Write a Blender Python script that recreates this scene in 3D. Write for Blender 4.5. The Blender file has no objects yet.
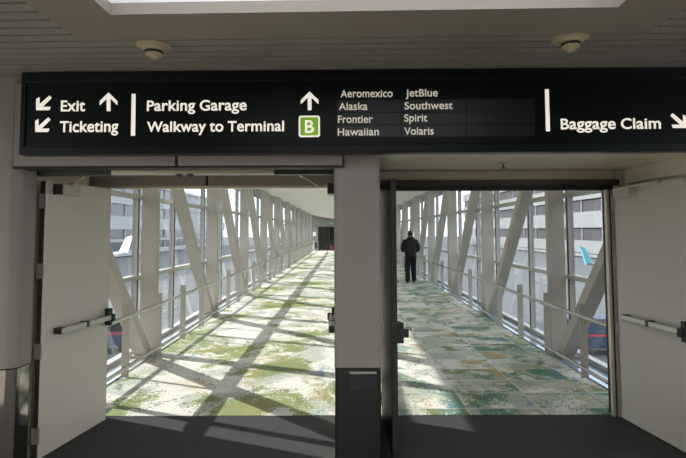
import bpy, bmesh, math, random
from mathutils import Vector, Matrix
random.seed(7)
S = bpy.context.scene
C = S.collection
PI = math.pi
R = math.radians

# ------------------------------------------------------------------ materials
def lin(c):
    return tuple((x / 12.92 if x <= 0.04045 else ((x + 0.055) / 1.055) ** 2.4) for x in [v / 255 for v in c]) + (1.0,)

def mat(name, rgb, rough=0.5, metal=0.0, var=0.06, scale=6.0, bump=0.0, bscale=80.0, emit=0.0, stretch=None, coat=0.0, spec=None):
    """principled surface whose colour wanders a little with noise"""
    m = bpy.data.materials.new(name)
    m.use_nodes = True
    nt = m.node_tree
    p = nt.nodes['Principled BSDF']
    p.inputs['Roughness'].default_value = rough
    p.inputs['Metallic'].default_value = metal
    p.inputs['Coat Weight'].default_value = coat
    if spec is not None:
        p.inputs['Specular IOR Level'].default_value = spec
    col = lin(rgb)
    tc = nt.nodes.new('ShaderNodeTexCoord')
    mp = nt.nodes.new('ShaderNodeMapping')
    nt.links.new(tc.outputs['Object'], mp.inputs['Vector'])
    if stretch:
        mp.inputs['Scale'].default_value = stretch
    n = nt.nodes.new('ShaderNodeTexNoise')
    n.inputs['Scale'].default_value = scale
    n.inputs['Detail'].default_value = 4
    nt.links.new(mp.outputs['Vector'], n.inputs['Vector'])
    mix = nt.nodes.new('ShaderNodeMix')
    mix.data_type = 'RGBA'
    mix.inputs['A'].default_value = tuple(c * (1 - var) for c in col[:3]) + (1,)
    mix.inputs['B'].default_value = tuple(min(1, c * (1 + var)) for c in col[:3]) + (1,)
    nt.links.new(n.outputs['Fac'], mix.inputs['Factor'])
    nt.links.new(mix.outputs['Result'], p.inputs['Base Color'])
    if bump:
        b = nt.nodes.new('ShaderNodeTexNoise')
        b.inputs['Scale'].default_value = bscale
        b.inputs['Detail'].default_value = 3
        nt.links.new(mp.outputs['Vector'], b.inputs['Vector'])
        bn = nt.nodes.new('ShaderNodeBump')
        bn.inputs['Strength'].default_value = bump
        bn.inputs['Distance'].default_value = 0.01
        nt.links.new(b.outputs['Fac'], bn.inputs['Height'])
        nt.links.new(bn.outputs['Normal'], p.inputs['Normal'])
    if emit:
        p.inputs['Emission Color'].default_value = col
        p.inputs['Emission Strength'].default_value = emit
    return m

def glass_mat(name, tint, refl=1.0):
    m = bpy.data.materials.new(name)
    m.use_nodes = True
    nt = m.node_tree
    nt.nodes.remove(nt.nodes['Principled BSDF'])
    out = nt.nodes['Material Output']
    tr = nt.nodes.new('ShaderNodeBsdfTransparent')
    tr.inputs['Color'].default_value = tint
    gl = nt.nodes.new('ShaderNodeBsdfGlossy')
    gl.inputs['Roughness'].default_value = 0.0
    gl.inputs['Color'].default_value = (refl, refl, refl, 1)
    lw = nt.nodes.new('ShaderNodeLayerWeight')      # same from both sides of the pane
    pw = nt.nodes.new('ShaderNodeMath'); pw.operation = 'POWER'; pw.inputs[1].default_value = 5.0
    nt.links.new(lw.outputs['Facing'], pw.inputs[0])
    fr = nt.nodes.new('ShaderNodeMath'); fr.operation = 'MULTIPLY_ADD'; fr.inputs[1].default_value = 0.6; fr.inputs[2].default_value = 0.04
    lw.inputs['Blend'].default_value = 0.5
    nt.links.new(pw.outputs[0], fr.inputs[0])
    mx = nt.nodes.new('ShaderNodeMixShader')
    nt.links.new(fr.outputs[0], mx.inputs[0])
    nt.links.new(tr.outputs[0], mx.inputs[1])
    nt.links.new(gl.outputs[0], mx.inputs[2])
    nt.links.new(mx.outputs[0], out.inputs['Surface'])
    return m

def carpet_mat():
    """bridge carpet: organic patches of olive, teal, ochre and blue over cream, laid as square tiles"""
    m = bpy.data.materials.new('map_carpet')
    m.use_nodes = True
    nt = m.node_tree
    N, L = nt.nodes.new, nt.links.new
    p = nt.nodes['Principled BSDF']
    p.inputs['Roughness'].default_value = 0.9
    p.inputs['Specular IOR Level'].default_value = 0.2
    tc = N('ShaderNodeTexCoord')
    def vmath(op, a, b=None):
        n = N('ShaderNodeVectorMath'); n.operation = op
        for i, v in enumerate((a, b)):
            if v is None: continue
            if isinstance(v, tuple): n.inputs[i].default_value = v
            else: L(v, n.inputs[i])
        return n.outputs['Vector']
    def fmath(op, a, b=None, clamp=False):
        n = N('ShaderNodeMath'); n.operation = op; n.use_clamp = clamp
        for i, v in enumerate((a, b)):
            if v is None: continue
            if isinstance(v, (int, float)): n.inputs[i].default_value = v
            else: L(v, n.inputs[i])
        return n.outputs[0]
    def noise(vec, scale, detail=4, rough=0.6, dist=0.0):
        n = N('ShaderNodeTexNoise')
        n.inputs['Scale'].default_value = scale; n.inputs['Detail'].default_value = detail
        n.inputs['Roughness'].default_value = rough; n.inputs['Distortion'].default_value = dist
        L(vec, n.inputs['Vector']); return n.outputs['Fac']
    def step(v, lo, hi):
        n = N('ShaderNodeMapRange'); n.clamp = True
        n.inputs['From Min'].default_value = lo; n.inputs['From Max'].default_value = hi
        L(v, n.inputs['Value']); return n.outputs['Result']
    def mix(f, a, b):
        n = N('ShaderNodeMix'); n.data_type = 'RGBA'
        for k, v in (('Factor', f), ('A', a), ('B', b)):
            if isinstance(v, (tuple, float)): n.inputs[k].default_value = v
            else: L(v, n.inputs[k])
        return n.outputs['Result']
    P = tc.outputs['Object']
    sx = N('ShaderNodeSeparateXYZ'); L(P, sx.inputs[0])
    right = step(sx.outputs['X'], -0.6, 1.2)         # the design turns tealer and more broken up across the width
    tile = vmath('FLOOR', vmath('DIVIDE', vmath('ADD', P, (0.24, 0.1, 0.5)), (0.71, 0.46, 1.0)))
    wn = N('ShaderNodeTexWhiteNoise'); L(tile, wn.inputs['Vector'])
    off = N('ShaderNodeVectorMath'); off.operation = 'SCALE'
    L(wn.outputs['Color'], off.inputs[0]); L(fmath('MULTIPLY', right, 0.9), off.inputs['Scale'])
    Q = vmath('MULTIPLY', vmath('ADD', P, off.outputs['Vector']), (1.0, 0.95, 1.0))
    fine = noise(P, 38, 3, 0.7)
    mid = noise(P, 9, 4, 0.7)
    def patch(shift, scale, lo, hi, dist=0.6):
        v = noise(vmath('ADD', Q, shift), scale, 5, 0.55, dist)
        v = fmath('ADD', v, fmath('MULTIPLY', fmath('SUBTRACT', fine, 0.5), 0.34))
        v = fmath('ADD', v, fmath('MULTIPLY', fmath('SUBTRACT', mid, 0.5), 0.16))
        return step(v, lo, hi)
    c = mix(mid, lin((222, 219, 211)), lin((242, 239, 230)))
    c = mix(patch((3.1, 8.2, 0), 1.0, 0.50, 0.53), c, lin((192, 195, 182)))
    c = mix(fmath('MULTIPLY', patch((0, 0, 0), 0.85, 0.525, 0.55, 0.9), fmath('SUBTRACT', 0.92, fmath('MULTIPLY', right, 0.45))), c, lin((138, 148, 88)))
    c = mix(fmath('MULTIPLY', patch((5.5, 1.7, 0), 1.9, 0.60, 0.64), 0.9), c, lin((118, 132, 82)))
    c = mix(fmath('MULTIPLY', patch((9.2, 4.1, 0), 1.2, 0.585, 0.615), fmath('ADD', 0.3, fmath('MULTIPLY', right, 0.5))), c, lin((182, 152, 92)))
    tealm = fmath('MULTIPLY', patch((1.4, 6.6, 0), 1.1, 0.52, 0.555, 0.8), fmath('ADD', 0.10, fmath('MULTIPLY', right, 0.72)))
    c = mix(tealm, c, lin((78, 130, 110)))
    c = mix(fmath('MULTIPLY', patch((7.7, 2.9, 0), 1.3, 0.66, 0.69, 1.4), 0.8), c, lin((96, 150, 176)))
    c = mix(fmath('MULTIPLY', patch((2.2, 11.9, 0), 2.4, 0.61, 0.64, 1.0), 0.8), c, lin((232, 230, 218)))
    # speckle of the pile
    c = mix(fmath('MULTIPLY', step(fine, 0.56, 0.66), 0.25), c, lin((120, 126, 100)))
    # light seams between tiles
    fr = vmath('FRACTION', vmath('DIVIDE', vmath('ADD', P, (0.24, 0.1, 0.5)), (0.71, 0.46, 1.0)))
    sf = N('ShaderNodeSeparateXYZ'); L(fr, sf.inputs[0])
    seam = fmath('MAXIMUM', fmath('LESS_THAN', sf.outputs['X'], 0.018), fmath('LESS_THAN', sf.outputs['Y'], 0.026))
    c = mix(fmath('MULTIPLY', seam, fmath('ADD', 0.08, fmath('MULTIPLY', right, 0.7))), c, lin((225, 226, 214)))
    L(c, p.inputs['Base Color'])
    bn = N('ShaderNodeBump'); bn.inputs['Strength'].default_value = 0.4; bn.inputs['Distance'].default_value = 0.006
    L(noise(P, 240, 2), bn.inputs['Height']); L(bn.outputs['Normal'], p.inputs['Normal'])
    return m

def band_mat(name, a, b, axis, period, width, rough=0.6):
    """flat colour a crossed by thin lines of colour b"""
    m = mat(name, a, rough)
    nt = m.node_tree; N, L = nt.nodes.new, nt.links.new
    p = nt.nodes['Principled BSDF']
    base = p.inputs['Base Color'].links[0].from_socket
    tc = N('ShaderNodeTexCoord'); s = N('ShaderNodeSeparateXYZ'); L(tc.outputs['Object'], s.inputs[0])
    d = N('ShaderNodeMath'); d.operation = 'DIVIDE'; d.inputs[1].default_value = period; L(s.outputs[axis], d.inputs[0])
    f = N('ShaderNodeMath'); f.operation = 'FRACT'; L(d.outputs[0], f.inputs[0])
    g = N('ShaderNodeMath'); g.operation = 'LESS_THAN'; g.inputs[1].default_value = width / period; L(f.outputs[0], g.inputs[0])
    mx = N('ShaderNodeMix'); mx.data_type = 'RGBA'; L(g.outputs[0], mx.inputs['Factor']); L(base, mx.inputs['A'])
    mx.inputs['B'].default_value = lin(b); L(mx.outputs['Result'], p.inputs['Base Color'])
    return m

M = {
    'panel': mat('brown_grey_panel', (142, 136, 129), 0.42, 0.0, 0.04, 1.2),
    'soffit': mat('soffit_paint', (218, 208, 186), 0.3, 0.0, 0.04, 2.0),
    'door': mat('door_paint', (206, 200, 186), 0.38, 0.0, 0.04, 1.5, bump=0.02, bscale=60),
    'door_dark': mat('dark_door_shade', (62, 60, 57), 0.4, 0.3, 0.05),  # dark door edges, and the shade on the pillar-side leaf put into its colour
    'frame': mat('door_frame_paint', (188, 181, 164), 0.42),
    'frame_dark': mat('dark_door_frame', (58, 56, 52), 0.45, 0.2),
    'dark': mat('dark_gap', (22, 23, 24), 0.6),
    'rubber': mat('black_plastic', (46, 46, 45), 0.5),
    'steel': mat('brushed_steel', (190, 188, 183), 0.32, 0.7, 0.06, 30, stretch=(1, 1, 14)),
    'mirror_steel': mat('polished_steel', (150, 148, 146), 0.09, 1.0, 0.03, 8),
    'rail_steel': mat('handrail_steel', (196, 196, 194), 0.22, 1.0, 0.03, 8),
    'ledge_sky': mat('ledge_metal_sky_tint', (160, 180, 200), 0.2, 0.2, 0.04),  # ledge metal with the sky's blue reflection put into its colour
    'steel_dark_refl': mat('polished_steel_dark_refl', (84, 86, 88), 0.12, 1.0, 0.03, 8),  # darker copy of the polished steel, dark reflection put into its colour
    'aluminium': mat('aluminium_trim', (214, 206, 186), 0.35, 0.5, 0.04),
    'sign_frame': mat('sign_frame_green_black', (10, 20, 20), 0.3, 0.0, 0.05, spec=0.25),
    'sign_panel': mat('sign_face_green_black', (7, 16, 14), 0.3, 0.0, 0.05, spec=0.2),
    'sign_strip': mat('sign_name_strip', (16, 26, 21), 0.3, 0.0, 0.06),
    'letter': mat('lit_letter_white', (232, 226, 212), 0.5, 0.0, 0.02, emit=0.62),
    'letter_dim': mat('dim_letter_white', (214, 208, 194), 0.5, 0.0, 0.02, emit=0.34),
    'badge_green': mat('lit_badge_green', (112, 158, 40), 0.5, 0.0, 0.02, emit=0.5),
    'slat': mat('ceiling_slat_metal', (160, 159, 152), 0.45, 0.25, 0.04),
    'cove': mat('cove_frame_beige', (150, 143, 131), 0.5),
    'white': mat('white_plaster', (226, 227, 230), 0.6, 0.0, 0.02),
    'luminous': mat('luminous_panel', (245, 247, 255), 0.6, 0.0, 0.0, emit=1.7),
    'luminous_fill': mat('luminous_panel_fill', (255, 250, 240), 0.6, 0.0, 0.0, emit=7.0),  # added fill glow for the unseen cove behind the camera
    'plastic': mat('detector_plastic', (188, 174, 146), 0.45),
    'mat': mat('charcoal_entrance_carpet', (76, 76, 77), 0.95, 0, 0.55, 160, bump=0.5, bscale=260, spec=0.1),
    'lobby': mat('grey_speckled_carpet', (172, 165, 154), 0.95, 0, 0.3, 120, bump=0.4, bscale=220, spec=0.1),
    'carpet': carpet_mat(),
    'ledge': mat('ledge_metal', (206, 207, 206), 0.3, 0.05, 0.05),
    'beige': mat('beige_steel_paint', (196, 190, 178), 0.45, 0.0, 0.04, 1.5),
    'mullion': mat('mullion_paint', (202, 199, 192), 0.42, 0.1, 0.03),
    'gasket': mat('black_gasket', (40, 42, 44), 0.6),
    'glass': glass_mat('window_glass', (0.735, 0.75, 0.765, 1)),
    'dark_glass': mat('dark_door_glass', (26, 30, 31), 0.08, 0.0, 0.2, 1.0),
    'ceil': band_mat('bridge_ceiling_tile', (246, 241, 234), (196, 190, 180), 'Y', 0.6, 0.05),
    'roof': mat('roof_metal', (150, 150, 148), 0.5, 0.3),
    'endwall': mat('end_wall_paint', (128, 126, 120), 0.6),
    'concrete': mat('apron_concrete', (92, 94, 95), 0.9, 0, 0.12, 0.2),
    'bpale': band_mat('pale_facade_panel', (164, 168, 170), (112, 118, 124), 'Y', 3.2, 0.12),
    'bdark': band_mat('dark_facade_glass', (58, 66, 74), (92, 98, 106), 'Y', 1.6, 0.14, 0.2),
    'gpale': band_mat('garage_parapet', (132, 133, 132), (114, 115, 115), 'Y', 7.5, 0.2),
    'gdark': mat('garage_open_deck', (66, 64, 66), 0.8, 0, 0.3, 0.3),
    'plane': mat('aircraft_white', (226, 228, 230), 0.3),
    'plane_grey': mat('aircraft_grey', (120, 124, 128), 0.4),
    'teal': mat('winglet_teal', (40, 142, 152), 0.35),
    'cyan': mat('winglet_pale_cyan', (150, 214, 222), 0.35),
    'blue': mat('van_blue_paint', (46, 60, 88), 0.35),
    'red': mat('stripe_red', (176, 48, 60), 0.5),
    'pink': mat('bag_pink', (150, 52, 72), 0.6),
    'paper': mat('notice_paper', (225, 226, 222), 0.7),
    'exit_green': mat('exit_sign_green', (40, 92, 62), 0.5, emit=0.25),
    'exit_letter': mat('exit_sign_letter', (190, 235, 205), 0.5, emit=0.5),
    'jacket': mat('jacket_black', (15, 16, 19), 0.75, 0, 0.25, 14, bump=0.3, bscale=30),
    'trouser': mat('trouser_black', (15, 16, 18), 0.85, 0, 0.2, 12),
    'skin': mat('skin', (150, 108, 86), 0.55),
    'hair': mat('hair_black', (20, 19, 19), 0.6, 0, 0.3, 40),
    'shoe': mat('shoe_black', (22, 22, 23), 0.5),
    'plate': mat('grey_wall_plate', (58, 62, 68), 0.25, 0.4, 0.04),
    'ground_blue': mat('vehicle_blue', (40, 92, 190), 0.4),
}

# ------------------------------------------------------------------ helpers
class MB:
    def __init__(s): s.v = []; s.f = []; s.smooth = False
    def add(s, vs, fs):
        b = len(s.v); s.v += [Vector(v) for v in vs]; s.f += [tuple(b + i for i in f) for f in fs]; return s
    def box(s, x0, x1, y0, y1, z0, z1):
        return s.add([(x0,y0,z0),(x1,y0,z0),(x1,y1,z0),(x0,y1,z0),(x0,y0,z1),(x1,y0,z1),(x1,y1,z1),(x0,y1,z1)],
                     [(3,2,1,0),(4,5,6,7),(0,1,5,4),(1,2,6,5),(2,3,7,6),(3,0,4,7)])
    def obox(s, o, ax, ay, az, a, b, c):
        """box from origin o with unit axes, a/b/c = (lo, hi) along each"""
        o, ax, ay, az = map(Vector, (o, ax, ay, az))
        P = [o + ax*x + ay*y + az*z for z in c for (x, y) in ((a[0],b[0]),(a[1],b[0]),(a[1],b[1]),(a[0],b[1]))]
        fs = [(3,2,1,0),(4,5,6,7),(0,1,5,4),(1,2,6,5),(2,3,7,6),(3,0,4,7)]
        if ax.cross(ay).dot(az) < 0: fs = [tuple(reversed(f)) for f in fs]
        return s.add(P, fs)
    def tube(s, pts, r, n=10, cap=True):
        pts = [Vector(p) for p in pts]
        rs = r if isinstance(r, (list, tuple)) else [r] * len(pts)
        rings = []
        up = Vector((0, 0, 1))
        for i, p in enumerate(pts):
            d = (pts[min(i+1, len(pts)-1)] - pts[max(i-1, 0)]).normalized()
            u = d.cross(up) if abs(d.dot(up)) < 0.95 else d.cross(Vector((1, 0, 0)))
            u.normalize(); w = u.cross(d)
            rings.append([p + (u*math.cos(2*PI*k/n) + w*math.sin(2*PI*k/n)) * rs[i] for k in range(n)])
        b = [v for g in rings for v in g]
        fs = [(i*n+k, (i+1)*n+k, (i+1)*n+(k+1) % n, i*n+(k+1) % n) for i in range(len(pts)-1) for k in range(n)]
        if cap: fs += [tuple(range(n)), tuple(reversed(range((len(pts)-1)*n, len(pts)*n)))]
        return s.add(b, fs)
    def lathe(s, o, prof, n=28):
        o = Vector(o)
        vs = [o + Vector((r*math.cos(2*PI*k/n), r*math.sin(2*PI*k/n), z)) for r, z in prof for k in range(n)]
        fs = [(i*n+k, i*n+(k+1) % n, (i+1)*n+(k+1) % n, (i+1)*n+k) for i in range(len(prof)-1) for k in range(n)]
        fs += [tuple(reversed(range(n))), tuple(range((len(prof)-1)*n, len(prof)*n))]
        return s.add(vs, fs)
    def prism(s, poly, o, ax, ay, az, t0, t1):
        """2-D polygon in the ax/ay plane, extruded along az"""
        o, ax, ay, az = map(Vector, (o, ax, ay, az)); n = len(poly)
        vs = [o + ax*p[0] + ay*p[1] + az*t for t in (t0, t1) for p in poly]
        fs = [tuple(reversed(range(n))), tuple(range(n, 2*n))] + [(i, (i+1) % n, n+(i+1) % n, n+i) for i in range(n)]
        return s.add(vs, fs)
    def build(s, name, m, parent=None, bevel=0.0, smooth=False):
        me = bpy.data.meshes.new(name)
        off = parent.matrix_world.translation if parent else Vector()
        if parent:
            off = Vector(parent.location); q = parent.parent
            while q: off += Vector(q.location); q = q.parent
        me.from_pydata([v - off for v in s.v], [], s.f)
        bm = bmesh.new(); bm.from_mesh(me); bmesh.ops.recalc_face_normals(bm, faces=bm.faces); bm.to_mesh(me); bm.free()
        me.materials.append(m)
        o = bpy.data.objects.new(name, me); C.objects.link(o)
        if parent: o.parent = parent
        if smooth: me.shade_smooth(); me.set_sharp_from_angle(angle=R(40))
        if bevel:
            b = o.modifiers.new('Bevel', 'BEVEL'); b.width = bevel; b.segments = 2; b.limit_method = 'ANGLE'
        return o

def tag(o, label, cat, group=None, kind=None):
    o['label'] = label; o['category'] = cat
    if group: o['group'] = group
    if kind: o['kind'] = kind
    return o

def thing(name, loc, label, cat, group=None, kind=None):
    o = bpy.data.objects.new(name, None); C.objects.link(o); o.location = loc; o.empty_display_size = 0.1
    return tag(o, label, cat, group, kind)

def struct(mb, name, m, label, cat, **k):
    return tag(mb.build(name, m, **k), label, cat, kind='structure')

def baked(o, name, m, parent, off):
    """evaluated copy of a modifier object as a plain mesh part"""
    dg = bpy.context.evaluated_depsgraph_get(); dg.update()
    me = bpy.data.meshes.new_from_object(o.evaluated_get(dg))
    n = bpy.data.objects.new(name, me); C.objects.link(n)
    me.materials.clear(); me.materials.append(m)
    n.parent = parent; n.location = off
    bpy.data.objects.remove(o)
    return n

UX, UY, UZ = (1, 0, 0), (0, 1, 0), (0, 0, 1)
ORD = ['first', 'second', 'third', 'fourth', 'fifth', 'sixth', 'seventh', 'eighth', 'ninth', 'tenth', 'eleventh', 'twelfth']

# ------------------------------------------------------------------ camera
cam_d = bpy.data.cameras.new('camera'); cam = bpy.data.objects.new('camera', cam_d); C.objects.link(cam)
CH = 1.73
PITCH = math.atan(29.7 / 500)
cam_d.sensor_width = 36; cam_d.lens = 500 / 686 * 36; cam_d.shift_y = -28 / 686; cam_d.shift_x = -1 / 686; cam_d.clip_end = 900; cam_d.clip_start = 0.05
cam.matrix_world = Matrix.Translation((0, 0, CH)) @ Matrix.Rotation(PI/2 + PITCH, 4, 'X') @ Matrix.Rotation(R(-0.2), 4, 'Z')
S.camera = cam

# ------------------------------------------------------------------ lobby and vestibule shell
YW = 3.60        # front of the lobby's end wall
YB = 4.80        # where the bridge carpet starts
ZC = 2.86        # lobby ceiling
ZS = 2.30        # vestibule soffit
struct(MB().box(-7, 7, -7, 3.6, -0.12, 0), 'floor', M['lobby'], 'grey speckled lobby carpet in front of the doorways', 'floor')
struct(MB().box(-2.6, 2.8, 3.6, YB, -0.12, 0), 'floor.001', M['mat'], 'charcoal entrance carpet inside the open doorways', 'floor')

def rounded_wall(x0, x1, y0, y1, r, side, z0, z1):
    """plan outline with one or both front corners rounded"""
    pts = []
    if side in ('l', 'b'):
        pts += [(x0, y1)] + [(x0 + r - r*math.cos(a), y0 + r - r*math.sin(a)) for a in [PI/2*i/8 for i in range(9)]]
    else: pts += [(x0, y1), (x0, y0)]
    if side in ('r', 'b'):
        pts += [(x1 - r + r*math.sin(a), y0 + r - r*math.cos(a)) for a in [PI/2*i/8 for i in range(9)]] + [(x1, y1)]
    else: pts += [(x1, y0), (x1, y1)]
    return MB().prism(pts, (0, 0, 0), UX, UY, UZ, z0, z1)

struct(rounded_wall(-7, -2.335, YW, 3.78, 0.085, 'r', 0.76, 2.9), 'wall_left', M['panel'], 'brown grey metal wall panel with rounded edge beside the hinged door', 'wall', smooth=True)
struct(rounded_wall(-6.99, -2.34, YW + 0.006, 3.78, 0.08, 'r', 0.0, 0.75), 'trim_1', M['mirror_steel'], 'polished steel kick panel beneath the rounded wall panel', 'wall base', smooth=True)
struct(MB().box(-2.6, -2.345, 3.782, 3.80, 0, 2.3), 'trim_2', M['dark'], 'dark shadow gap between rounded wall panel and door jamb', 'trim')
# jamb behind the rounded corner
struct(MB().box(-2.60, -2.378, 3.80, 3.862, 0, 2.19), 'trim_3', M['frame'], 'beige steel jamb that carries the hinges beside the rounded wall', 'door jamb', bevel=0.003)
struct(MB().box(-2.60, -2.42, 3.86, 4.72, 0, ZS), 'wall_vestibule', M['soffit'], 'beige vestibule side wall behind the door that swings into the bridge', 'wall')
struct(MB().box(2.69, 2.95, 3.6, 4.72, 0, 2.2), 'wall_vestibule.001', M['soffit'], 'beige vestibule side wall behind the wide open door', 'wall')
struct(MB().box(2.66, 2.95, 3.6, 4.72, 2.165, ZS), 'trim_4', M['soffit'], 'pale beam over the top edge of the wide open door', 'beam', bevel=0.004)
struct(MB().box(2.95, 7, YW, 3.8, 0, 2.9), 'wall_right', M['panel'], 'brown grey lobby wall past the wide open door', 'wall')
struct(MB().box(-2.6, 2.95, 3.66, YB, ZS, ZS + 0.1), 'ceiling', M['soffit'], 'beige painted soffit between the two sets of door frames', 'ceiling')
# wall above the openings, with the fascia over the first opening
struct(MB().box(-2.7, 3.0, 3.70, 3.8, ZS + 0.1, 2.9), 'wall_front', M['panel'], 'dark wall band hidden behind the overhead sign', 'wall')
YF = YW - 0.035
fo = thing('fascia', (-1.2, YF, 2.2), 'brown grey fascia board under the overhead sign above the first opening', 'fascia', kind='structure')
MB().box(-2.375, -1.215, YF, 3.70, 2.20, 2.80).build('fascia_panel', M['panel'], fo, 0.003)
MB().box(-1.191, -0.012, YF, 3.70, 2.20, 2.80).build('fascia_panel', M['panel'], fo, 0.003)
MB().box(-2.381, 0.0, YF + 0.006, 3.70, 2.184, 2.80).build('fascia_edge', M['dark'], fo)
# near header track of the first opening
trk = thing('door_track', (-1.2, 3.80, 2.13), 'door header track with a bright aluminium strip below the fascia', 'door track')
MB().box(-2.378, -0.065, 3.78, 3.88, 2.16, 2.20).build('track_body', M['frame_dark'], trk)
MB().box(-1.76, -0.53, 3.76, 3.785, 2.158, 2.196).build('track_strip', M['aluminium'], trk, 0.003)
for x, w in ((-1.245, 'twin'), (-1.16, 'other')):
    k = MB().lathe((x, 3.765, 2.14), [(0.004, 0), (0.014, 0.002), (0.022, 0.014), (0.03, 0.018), (0.03, 0.021)], 14)
    k.build('stop_knob', M['rubber'], trk, smooth=True)

# partition and pillar between the openings
struct(MB().box(0.0, 0.24, 3.84, 4.78, 0, ZS), 'wall_middle', M['frame_dark'], 'dark partition behind the pillar that divides the openings', 'wall')
pil = thing('pillar', (0.1, 3.72, 0), 'brown grey clad pillar between the two doorways', 'pillar', kind='structure')
rounded_wall(-0.072, 0.262, YW, 3.84, 0.03, 'b', 0.762, ZS).build('upper_cladding', M['panel'], pil, smooth=True)
rounded_wall(-0.069, 0.259, YW + 0.004, 3.84, 0.03, 'b', 0.0, 0.752).build('steel_base', M['steel_dark_refl'], pil, smooth=True)['label'] = 'polished steel lower cladding with a dark reflection put into its colour'
rounded_wall(-0.05, 0.25, YW + 0.012, 3.83, 0.02, 'b', 0.75, 0.764).build('seam', M['dark'], pil)
pp = thing('wall_plate', (0.12, YW, 0.6), 'small grey rectangular plate on the steel base of the pillar', 'wall plate')
MB().box(0.035, 0.225, YW - 0.008, YW + 0.006, 0.605, 0.735).build('plate_body', M['plate'], pp, 0.004)
MB().box(0.035, 0.225, YW - 0.014, YW - 0.007, 0.722, 0.737).build('plate_rim', M['steel'], pp, 0.002)

# bridge-side frame
struct(MB().box(-4.6, -2.43, 4.72, 4.86, -0.4, 3.4), 'wall_bridge', M['frame'], 'end wall of the bridge beside the door that swings in', 'wall')
struct(MB().box(2.575, 4.8, 4.72, 4.86, -0.4, 3.4), 'wall_bridge.001', M['frame'], 'end wall of the bridge beside the wide open door', 'wall')
struct(MB().box(-2.6, 2.95, 4.74, 4.86, ZS, 3.4), 'wall_bridge.002', M['panel'], 'end wall of the bridge above the doorways', 'wall')
hd = thing('header_panel', (-1.2, 4.75, 2.13), 'brown header panel across the bridge side of the first opening', 'header', kind='structure')
MB().box(-2.43, -1.318, 4.75, 4.84, 2.16, ZS).build('panel_board', M['panel'], hd, 0.003)
MB().box(-1.296, 0.01, 4.75, 4.84, 2.16, ZS).build('panel_board', M['panel'], hd, 0.003)
MB().box(-2.42, 0.0, 4.765, 4.83, 2.15, ZS).build('panel_joint', M['dark'], hd)
MB().box(-2.43, 0.01, 4.76, 4.86, 2.14, 2.162).build('panel_edge', M['aluminium'], hd)
h2 = thing('header_panel', (1.4, 4.75, 2.13), 'beige header with a dark frame rail across the second opening', 'header', kind='structure')
MB().box(0.23, 2.62, 4.75, 4.84, 2.19, ZS).build('panel_board', M['frame'], h2, 0.003)
MB().box(0.23, 2.60, 4.70, 4.84, 2.15, 2.205).build('frame_rail', M['frame_dark'], h2, 0.003)
MB().box(0.23, 2.55, 4.73, 4.84, 2.11, 2.15).build('stop_rail', M['dark'], h2)
jb = thing('door_jamb', (2.52, 4.75, 0), 'slim steel jamb where the wide open door is hinged', 'door jamb', kind='structure')
MB().box(2.490, 2.518, 4.74, 4.785, 0, 2.15).build('jamb_strip', M['aluminium'], jb, 0.003)
MB().box(2.51, 2.536, 4.75, 4.86, 0, 2.15).build('jamb_gap', M['dark'], jb)
MB().box(2.534, 2.58, 4.735, 4.86, 0, 2.15).build('jamb_strip', M['frame'], jb, 0.003)

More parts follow.
